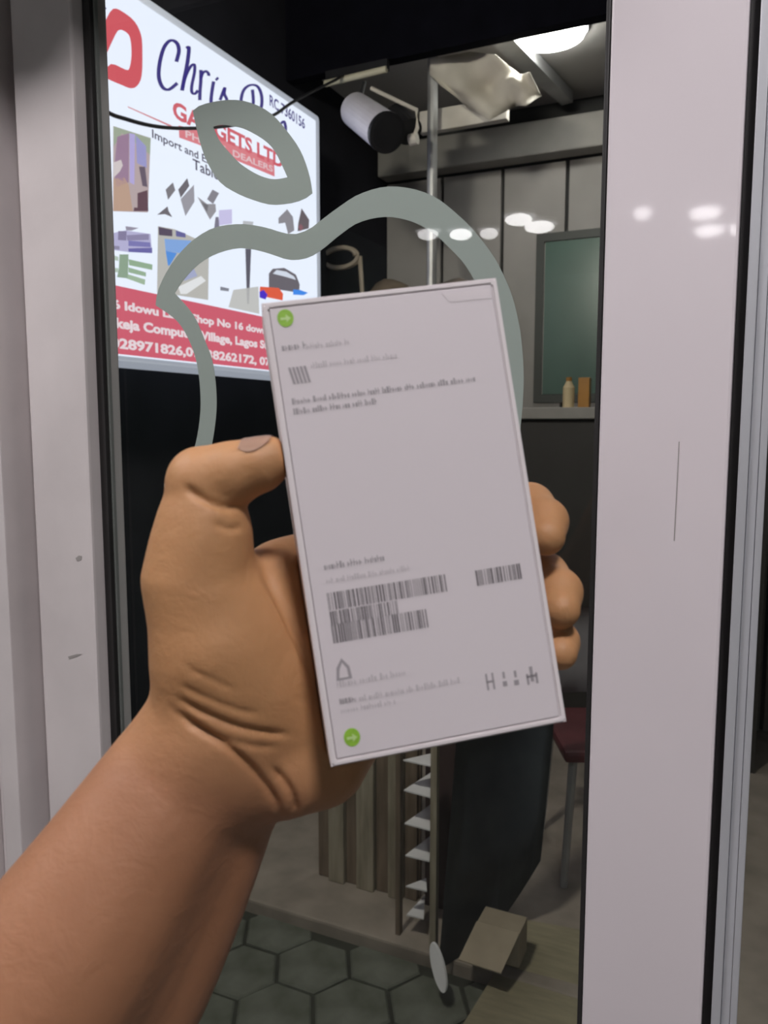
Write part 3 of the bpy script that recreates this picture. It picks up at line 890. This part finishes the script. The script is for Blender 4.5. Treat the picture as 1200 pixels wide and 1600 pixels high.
def prints(name, m, rects, parent=pbx):
    bm = bmesh.new()
    for (u0, u1, v0, v1) in rects:
        box(bm, u0, u1, v0, v1, TOPZ, TOPZ + .00008)
    return obj(name, bm, m, parent)
rp = random.Random(11)
def greek(name, m, p, q, h, dens=.75, lines=1, gap=.0021):
    (u0, v0), (u1, v1) = bl(*p), bl(*q)
    v = (v0 + v1) / 2
    R_ = []
    for L in range(lines):
        u = u0
        end = u1 if L < lines - 1 else u0 + (u1 - u0) * (1 if lines == 1 else .45)
        while u < end:
            word = rp.randint(3, 8)
            for _ in range(word):
                if u > end: break
                w = rp.uniform(.35, .75) * h * .5
                top_ = h * (1 if rp.random() < .3 else .68)
                R_.append((u, u + w, v - L * gap, v - L * gap + top_))
                if rp.random() < .5:
                    R_[-1] = (u, u + w * .45, v - L * gap, v - L * gap + top_)
                    R_.append((u + w * .45, u + w, v - L * gap + top_ * .35, v - L * gap + top_ * .62))
                u += w + h * .13
            u += h * .38
    return prints(name, m, R_)
def barcode(name, p, q, h):
    (u0, v0), (u1, v1) = bl(*p), bl(*q)
    v = (v0 + v1) / 2
    R_, u = [], u0
    while u < u1:
        w = rp.choice((.00022, .00022, .0004, .0006))
        R_.append((u, u + w, v - h / 2, v + h / 2))
        u += w + rp.choice((.00028, .00028, .0005, .0007))
    return prints(name, INKD, R_)
greek('title_line', INK, (441, 549), (474, 544), .0026)
greek('title_line', INKP, (478, 544), (545, 540), .0022)
greek('text_line', INKP, (486, 573), (622, 562), .0022)
greek('text_block', INK, (456, 626), (742, 602), .0022, lines=2, gap=.0036)
u_, v_ = bl(466, 586)
bm = bmesh.new()
for k in range(5):                                       # slanted strokes
    uu0 = u_ - .0032 + k * .00135
    prism(bm, [(uu0, v_ + .003, TOPZ), (uu0 + .0009, v_ + .003, TOPZ), (uu0 + .0019, v_ - .003, TOPZ), (uu0 + .0010, v_ - .003, TOPZ)], (0, 0, .00008))
obj('symbol_mark', bm, INK, pbx)
greek('serial_line', INK, (507, 890), (600, 877), .0024)
greek('serial_line', INKP, (510, 910), (640, 893), .0020)
barcode('barcode', (512, 938), (697, 913), .0062)
barcode('barcode', (516, 965), (622, 950), .0048)
barcode('barcode', (519, 990), (666, 967), .0066)
barcode('barcode', (744, 903), (812, 893), .0056)
greek('text_line', INKP, (527, 1074), (632, 1056), .0024)
greek('text_block', INKP, (531, 1099), (718, 1070), .0022, lines=2, gap=.0032)
greek('text_line', INK, (531, 1100), (552, 1097), .0026)
for k, (px, py, w, m_) in enumerate(((766, 1065, .0030, INK), (788, 1061, .0016, INK), (806, 1059, .0018, INK), (831, 1056, .0042, INK))):
    u_, v_ = bl(px, py)
    if k == 0:
        prints('symbol_mark', m_, [(u_ - w / 2, u_ - w / 2 + .0007, v_ - .003, v_ + .003), (u_ + w / 2 - .0007, u_ + w / 2, v_ - .003, v_ + .003), (u_ - w / 2, u_ + w / 2, v_ - .0003, v_ + .0004)])
    elif k == 3:
        prints('symbol_mark', m_, [(u_ - w / 2, u_ - w / 2 + .0008, v_ - .003, v_ + .001), (u_ + w / 2 - .0008, u_ + w / 2, v_ - .003, v_ + .001), (u_ - w / 2, u_ + w / 2, v_ - .0005, v_ + .0004), (u_ - .0006, u_ + .0006, v_ - .002, v_ + .0034)])
    else:
        prints('symbol_mark', m_, [(u_ - w / 2, u_ + w / 2, v_ - .0026, v_ - .0008), (u_ - w / 4, u_ + w / 4, v_ + .0002, v_ + .0026)])
# house-shaped recycling mark
u_, v_ = bl(536, 1047)
bm = bmesh.new()
ringprism(bm, [(u_ - .0028, v_ - .0034, TOPZ), (u_ + .0028, v_ - .0034, TOPZ), (u_ + .0024, v_ + .001, TOPZ), (u_, v_ + .0042, TOPZ), (u_ - .0022, v_ + .001, TOPZ)],
          [(u_ - .0017, v_ - .0026, TOPZ), (u_ + .0016, v_ - .0026, TOPZ), (u_ + .0014, v_ + .0004, TOPZ), (u_, v_ + .0026, TOPZ), (u_ - .0012, v_ + .0004, TOPZ)], (0, 0, .00008))
obj('recycling_mark', bm, INK, pbx)
for (px, py) in ((446, 497), (550, 1152)):
    u_, v_ = bl(px, py)
    bm = bmesh.new()
    prism(bm, [(u_ + math.cos(t_) * .0029, v_ + math.sin(t_) * .0032, TOPZ) for t_ in np.linspace(0, 2 * math.pi, 25)[:-1]], (0, 0, .00012))
    st = obj('green_sticker', bm, GREEN, pbx)
    st['label'] = 'round green pull tab sticker'
    bm = bmesh.new()
    zt = TOPZ + .00013
    prism(bm, [(u_ - .0018, v_ + .0003, zt), (u_ + .0002, v_ + .0003, zt), (u_ + .0002, v_ + .0013, zt), (u_ + .0019, v_ - .0002, zt), (u_ + .0002, v_ - .0016, zt), (u_ + .0002, v_ - .0006, zt), (u_ - .0018, v_ - .0006, zt)], (0, 0, .00005))
    obj('arrow', bm, GREENP, st)
# folded corner of the clear wrap at the top edge
bm = bmesh.new()
wp = [bl(690, 458), bl(764, 451), bl(767, 466), bl(702, 472)]
prism(bm, [(*p_, TOPZ) for p_ in wp], (0, 0, .0001))
obj('wrap_fold', bm, mat('matt_wrap', (.70, .64, .665), .3), pbx)
tag(pbx, 'white retail phone box held up in the hand, printed back facing the camera', 'box')

# ------------------------------------------------------------------ the arm and hand
def S3(px, py, d):                 # hand points: view-aligned metres
    return np.array([(px - 600) / F_PX * d, (800 - py) / F_PX * d, d])

PRIMS = []
def cone(a, ra, b, rb, k=.010):
    PRIMS.append((S3(*a), ra, S3(*b), rb, k))
def chain(pts, k=.008):
    for (p, r), (q, s) in zip(pts, pts[1:]):
        cone(p, r, q, s, k)
# forearm: flat volar side turned to the light, ulnar side falling away behind it
ARM = [((243, 1090), (432, 1240), .308), ((146, 1208), (395, 1365), .300), ((30, 1350), (345, 1510), .290), ((-90, 1490), (280, 1660), .281), ((-260, 1690), (190, 1860), .270)]
cA, cC, cB, cD, cM, cN = [], [], [], [], [], []
for v5 in spline([(*a_, *b_, d_) for a_, b_, d_ in ARM], 3):
    L_, R_, d_ = v5[:2], v5[2:4], v5[4]
    W_ = np.linalg.norm(R_ - L_) / F_PX * d_
    e_ = (R_ - L_)
    cA.append(((*(L_ + e_ * .335), d_), W_ * .285))
    cC.append(((*(L_ + e_ * .46), d_ - W_ * .015), W_ * .265))
    cD.append(((*(L_ + e_ * .50), d_ + W_ * .20), W_ * .30))
    cM.append(((*(L_ + e_ * .56), d_ + W_ * .094), W_ * .25))
    cN.append(((*(L_ + e_ * .66), d_ + W_ * .20), W_ * .236))
    cB.append(((*(L_ + e_ * .765), d_ + W_ * .30), W_ * .235))
for c_, k_ in ((cA, .012), (cC, .012), (cD, .012), (cM, .008), (cN, .008), (cB, .008)):
    chain(c_, k_)
# elbow and upper arm, back past the camera towards the shoulder
def chain3(pts, k):
    for (p, r), (q, s_) in zip(pts, pts[1:]):
        PRIMS.append((np.array(p), r, np.array(q), s_, k))
e0 = S3(-35, 1775, .276)
chain3([(tuple(e0), .046), ((-.180, -.285, .250), .047), ((-.205, -.320, .215), .045)], .02)
chain3([((-.205, -.320, .215), .045), ((-.235, -.310, .12), .048), ((-.265, -.285, -.03), .053)], .025)
# thenar and thumb
chain([((335, 1130, .302), .0225), ((338, 1010, .299), .0215), ((310, 905, .296), .0175), ((318, 830, .2945), .0145), ((319, 765, .293), .0124)], .012)
cone((318, 752, .2925), .0112, (360, 742, .2915), .0103, .004)
chain([((312, 748, .2925), .0112), ((365, 739, .2912), .0104), ((408, 725, .2905), .0092), ((424, 717, .2905), .0076)], .004)
# palm body
chain([((345, 1180, .308), .021), ((440, 1090, .320), .020), ((505, 960, .330), .0165), ((515, 885, .336), .0135)], .014)
chain([((400, 1195, .314), .019), ((480, 1120, .324), .020), ((545, 1010, .337), .015)], .014)
chain([((452, 1206, .312), .0172), ((500, 1185, .320), .0178), ((535, 1140, .331), .0165), ((565, 1080, .340), .0140)], .006)
chain([((390, 1070, .306), .020), ((440, 1010, .316), .018), ((470, 930, .326), .0150)], .014)
chain([((385, 960, .304), .015), ((440, 905, .322), .0125), ((500, 882, .334), .0125)], .012)
# fingers behind the box, tips round its right side
chain([((515, 885, .337), .0125), ((625, 800, .346), .0110), ((715, 730, .345), .0100), ((775, 690, .342), .0090)], .005)
chain([((530, 930, .339), .0125), ((660, 840, .348), .0108), ((770, 785, .347), .0100), ((828, 792, .336), .0094), ((851, 815, .3235), .0088), ((853, 838, .3130), .0076)], .004)
chain([((545, 1010, .339), .0125), ((680, 930, .348), .0108), ((790, 893, .346), .0100), ((850, 900, .335), .0094), ((873, 925, .3215), .0088), ((876, 952, .3110), .0076)], .004)
chain([((565, 1080, .340), .0115), ((690, 1020, .347), .0098), ((790, 985, .345), .0090), ((848, 985, .334), .0084), ((872, 1003, .3210), .0078), ((875, 1020, .3120), .0068)], .004)

STEP = 0.00115
lo = np.min([np.minimum(a - ra, b - rb) for a, ra, b, rb, k in PRIMS], 0) - .01
hi = np.max([np.maximum(a + ra, b + rb) for a, ra, b, rb, k in PRIMS], 0) + .01
dims = np.ceil((hi - lo) / STEP).astype(int) + 1
FLD = np.full(dims, 0.05, np.float32)
axs = [(lo[i] + STEP * np.arange(dims[i])).astype(np.float32) for i in range(3)]
for a, ra, b, rb, k in PRIMS:
    m_ = .016 + k
    l0 = np.maximum(((np.minimum(a - ra, b - rb) - m_ - lo) / STEP).astype(int), 0)
    h0 = np.minimum(((np.maximum(a + ra, b + rb) + m_ - lo) / STEP).astype(int) + 1, dims)
    X = axs[0][l0[0]:h0[0], None, None] - np.float32(a[0])
    Y = axs[1][None, l0[1]:h0[1], None] - np.float32(a[1])
    Z = axs[2][None, None, l0[2]:h0[2]] - np.float32(a[2])
    ab = (b - a).astype(np.float32)
    t_ = np.clip((X * ab[0] + Y * ab[1] + Z * ab[2]) / np.float32(ab @ ab), 0, 1)
    d_ = np.sqrt((X - t_ * ab[0]) ** 2 + (Y - t_ * ab[1]) ** 2 + (Z - t_ * ab[2]) ** 2) - (np.float32(ra) + t_ * np.float32(rb - ra))
    sub = FLD[l0[0]:h0[0], l0[1]:h0[1], l0[2]:h0[2]]
    h_ = np.maximum(k - np.abs(d_ - sub), 0) / k
    sub[...] = np.minimum(d_, sub) - h_ * h_ * k * .25
# the hand yields to the box it grips
BX = np.stack([RIGHT, UP, FWD])            # world -> view-aligned
c_v = BX @ (cen - CAM)
e_v = [BX @ e for e in (ex, ey, ez)]
rad = math.sqrt(hw * hw + hh * hh + BT * BT) + .004
b0 = np.maximum(((c_v - rad - lo) / STEP).astype(int), 0)
b1 = np.minimum(((c_v + rad - lo) / STEP).astype(int) + 1, dims)
sl = tuple(slice(b0[i], b1[i]) for i in range(3))
Xg, Yg, Zg = axs[0][sl[0]][:, None, None] - c_v[0], axs[1][sl[1]][None, :, None] - c_v[1], axs[2][sl[2]][None, None, :] - c_v[2]
q = [np.abs(Xg * e[0] + Yg * e[1] + Zg * e[2] + off) - h_ for e, off, h_ in ((e_v[0], 0, hw + .0002), (e_v[1], 0, hh + .0002), (e_v[2], BT / 2, BT / 2 + .0007))]
FLD[sl] = np.maximum(FLD[sl], -np.maximum(np.maximum(q[0], q[1]), q[2]).astype(np.float32))
del Xg, Yg, Zg, q

def surface_nets(f):
    s = f < 0
    nx, ny, nz = f.shape
    cs = np.zeros((nx - 1, ny - 1, nz - 1), np.int8)
    offs = [(i, j, k) for i in (0, 1) for j in (0, 1) for k in (0, 1)]
    for (i, j, k) in offs:
        cs += s[i:nx - 1 + i, j:ny - 1 + j, k:nz - 1 + k]
    I = np.argwhere((cs > 0) & (cs < 8))
    idx = np.full(cs.shape, -1, np.int32)
    idx[I[:, 0], I[:, 1], I[:, 2]] = np.arange(len(I))
    val = {o: f[I[:, 0] + o[0], I[:, 1] + o[1], I[:, 2] + o[2]] for o in offs}
    acc = np.zeros((len(I), 3)); cnt = np.zeros(len(I))
    for o in offs:
        for ax_ in range(3):
            if o[ax_] == 0:
                p = list(o); p[ax_] = 1; p = tuple(p)
                a_, b_ = val[o], val[p]
                c_ = (a_ < 0) != (b_ < 0)
                t2 = np.where(c_, a_ / np.where(c_, a_ - b_, 1), 0)
                pos = np.tile(np.array(o, float), (len(I), 1)); pos[:, ax_] += t2
                acc += pos * c_[:, None]; cnt += c_
    V_ = I + acc / cnt[:, None]
    Q = []
    for ax_ in range(3):
        sl0 = [slice(1, n - 1) for n in f.shape]; sl1 = list(sl0)
        sl0[ax_] = slice(0, f.shape[ax_] - 1); sl1[ax_] = slice(1, f.shape[ax_])
        a_, b_ = s[tuple(sl0)], s[tuple(sl1)]
        E = np.argwhere(a_ != b_)
        fl = a_[E[:, 0], E[:, 1], E[:, 2]]
        base = E.copy()
        for d in range(3):
            if d != ax_: base[:, d] += 1
        u_, v_ = [(1, 2), (2, 0), (0, 1)][ax_]
        def c4(du, dv):
            g = base.copy(); g[:, u_] -= du; g[:, v_] -= dv
            return idx[g[:, 0], g[:, 1], g[:, 2]]
        q4 = np.stack([c4(1, 1), c4(0, 1), c4(0, 0), c4(1, 0)], 1)
        q4[~fl] = q4[~fl][:, ::-1]
        Q.append(q4)
    Q = np.vstack(Q)
    return V_, Q[(Q >= 0).all(1)]

V_, Q_ = surface_nets(FLD)
VV = lo + V_ * STEP
# normals from the field
ii = np.clip(np.round(V_).astype(int), 1, np.array(FLD.shape) - 2)
NN = np.stack([FLD[tuple((ii + e).T)] - FLD[tuple((ii - e).T)] for e in np.eye(3, dtype=int)], 1)
NN /= np.linalg.norm(NN, axis=1, keepdims=True) + 1e-9
ZC = np.maximum(VV[:, 2], .1)
PXY = np.stack([600 + F_PX * VV[:, 0] / ZC, 800 - F_PX * VV[:, 1] / ZC], 1)
face = np.clip(-NN[:, 2] * 1.6, 0, 1)
def crease(pts, depth, sig):
    P_ = resample(spline(pts, 8), 90)
    sel = np.where((PXY[:, 0] > P_[:, 0].min() - 30) & (PXY[:, 0] < P_[:, 0].max() + 30) & (PXY[:, 1] > P_[:, 1].min() - 30) & (PXY[:, 1] < P_[:, 1].max() + 30) & (face > 0))[0]
    if not len(sel): return
    d = np.linalg.norm(PXY[sel][:, None] - P_[None], axis=2)
    j = d.argmin(1); dm = d.min(1)
    f = j / 89
    env = np.clip(np.minimum(f, 1 - f) * 6, 0.12, 1)
    VV[sel] -= NN[sel] * (depth * env * face[sel] * np.exp(-(dm / sig) ** 2))[:, None]
for pts, dp, sg in (
    ([(268, 1108), (310, 1138), (360, 1170), (402, 1208), (430, 1250), (440, 1290)], .0024, 6),
    ([(272, 1088), (320, 1115), (380, 1138), (460, 1150)], .0016, 5.5),
    ([(276, 1067), (320, 1090), (372, 1110), (410, 1116)], .0007, 5),
    ([(285, 1040), (330, 1062), (370, 1080)], .0005, 5),
    ([(282, 1125), (330, 1148), (395, 1166), (440, 1168)], .0008, 5),
    ([(426, 1198), (446, 1222), (460, 1248), (463, 1276)], .0022, 5),
    ([(400, 878), (415, 900), (440, 945), (470, 1010), (490, 1070)], .0022, 7),
    ([(286, 757), (310, 776), (345, 791), (380, 794)], .0018, 6),
    ([(335, 818), (358, 826), (380, 824)], .0010, 5),
):
    crease(pts, dp, sg)
rng = np.random.default_rng(3)
WV = VV @ BX + CAM
arm = tag(empty('person', tuple(CAM + BX.T @ S3(345, 1200, .307))), "person's bare left forearm and hand gripping the white phone box", 'person')
me = bpy.data.meshes.new('arm_and_hand')
base = np.array(arm.location)
me.from_pydata([tuple(v) for v in (WV - base)], [], [tuple(int(i) for i in q) for q in Q_])
me.update()
me.shade_smooth()

# skin: brown on the arm, paler and warmer on the palm side, fine lines across
sk = bpy.data.materials.new('skin')
sk.use_nodes = True
nt = sk.node_tree
b = nt.nodes['Principled BSDF']
tc = nt.nodes.new('ShaderNodeTexCoord')
n1 = nt.nodes.new('ShaderNodeTexNoise'); n1.inputs['Scale'].default_value = 26; n1.inputs['Detail'].default_value = 4
nt.links.new(tc.outputs['Object'], n1.inputs['Vector'])
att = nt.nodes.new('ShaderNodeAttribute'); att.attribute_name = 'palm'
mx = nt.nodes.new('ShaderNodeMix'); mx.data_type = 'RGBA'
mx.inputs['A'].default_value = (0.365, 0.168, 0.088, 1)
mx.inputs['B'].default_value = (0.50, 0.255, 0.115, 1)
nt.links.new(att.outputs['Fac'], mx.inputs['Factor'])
m2 = nt.nodes.new('ShaderNodeMix'); m2.data_type = 'RGBA'; m2.blend_type = 'MULTIPLY'
m2.inputs['Factor'].default_value = 0.35
cr = nt.nodes.new('ShaderNodeValToRGB')
cr.color_ramp.elements[0].position = .35; cr.color_ramp.elements[1].position = .65
cr.color_ramp.elements[0].color = (.72, .66, .62, 1); cr.color_ramp.elements[1].color = (1, 1, 1, 1)
nt.links.new(n1.outputs['Fac'], cr.inputs['Fac'])
nt.links.new(mx.outputs['Result'], m2.inputs['A'])
nt.links.new(cr.outputs['Color'], m2.inputs['B'])
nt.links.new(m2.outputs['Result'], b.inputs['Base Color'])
b.inputs['Roughness'].default_value = 0.58
b.inputs['Subsurface Weight'].default_value = 0.12
b.inputs['Subsurface Radius'].default_value = (.006, .0025, .0012)
b.inputs['Subsurface Scale'].default_value = 0.5
n2 = nt.nodes.new('ShaderNodeTexNoise'); n2.inputs['Scale'].default_value = 420; n2.inputs['Detail'].default_value = 3
n3 = nt.nodes.new('ShaderNodeTexNoise'); n3.inputs['Scale'].default_value = 90; n3.inputs['Detail'].default_value = 4; n3.inputs['Distortion'].default_value = 1.2
for n_ in (n2, n3):
    nt.links.new(tc.outputs['Object'], n_.inputs['Vector'])
ad = nt.nodes.new('ShaderNodeMath'); ad.operation = 'MULTIPLY_ADD'; ad.inputs[1].default_value = .35
nt.links.new(n2.outputs['Fac'], ad.inputs[0]); nt.links.new(n3.outputs['Fac'], ad.inputs[2])
bp = nt.nodes.new('ShaderNodeBump'); bp.inputs['Strength'].default_value = .26; bp.inputs['Distance'].default_value = .0015
nt.links.new(ad.outputs[0], bp.inputs['Height']); nt.links.new(bp.outputs[0], b.inputs['Normal'])
MATS['skin'] = sk
# palm weight: how far up the hand from the wrist
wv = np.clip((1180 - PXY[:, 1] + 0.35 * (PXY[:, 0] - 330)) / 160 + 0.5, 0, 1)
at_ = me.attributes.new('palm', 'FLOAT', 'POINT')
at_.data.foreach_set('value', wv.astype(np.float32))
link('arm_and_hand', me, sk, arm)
# thumbnail, seen edge-on along the top of the thumb, laid on the skin
def field(p):
    g = (np.asarray(p) - lo) / STEP
    n_ = np.floor(g).astype(int)
    w_ = g - n_
    v = 0.0
    for di in (0, 1):
        for dj in (0, 1):
            for dk in (0, 1):
                v += FLD[n_[0] + di, n_[1] + dj, n_[2] + dk] * (w_[0] if di else 1 - w_[0]) * (w_[1] if dj else 1 - w_[1]) * (w_[2] if dk else 1 - w_[2])
    return v
bm = bmesh.new()
rows = []
for i in range(9):
    f = i / 8
    c = S3(372 + 48 * f, 736 - 18 * f, .2908)
    half = 52 * (0.55 + 0.45 * math.sin(math.pi * min(1, f * 1.6 + .12) / 2)) if f < .6 else 52 * (1 - .35 * ((f - .6) / .4) ** 2)
    row = []
    for k in range(9):
        a_ = math.radians(-half + 2 * half * k / 8)
        u_ = np.array([.16, .95, -.25]) * math.cos(a_) + np.array([.04, .25, .965]) * math.sin(a_)
        r = .003
        while r < .018 and field(c + u_ * r) < 0:
            r += .0002
        row.append(bm.verts.new(tuple(CAM + (c + u_ * (r + .00025)) @ BX - base)))
    rows.append(row)
for i in range(8):
    for k in range(8):
        bm.faces.new([rows[i][k], rows[i][k + 1], rows[i + 1][k + 1], rows[i + 1][k]])
bmesh.ops.solidify(bm, geom=bm.faces[:], thickness=.0005)
nl = obj('thumbnail', bm, mat('nail', (.68, .45, .34), .25, coat=.4), arm, True)
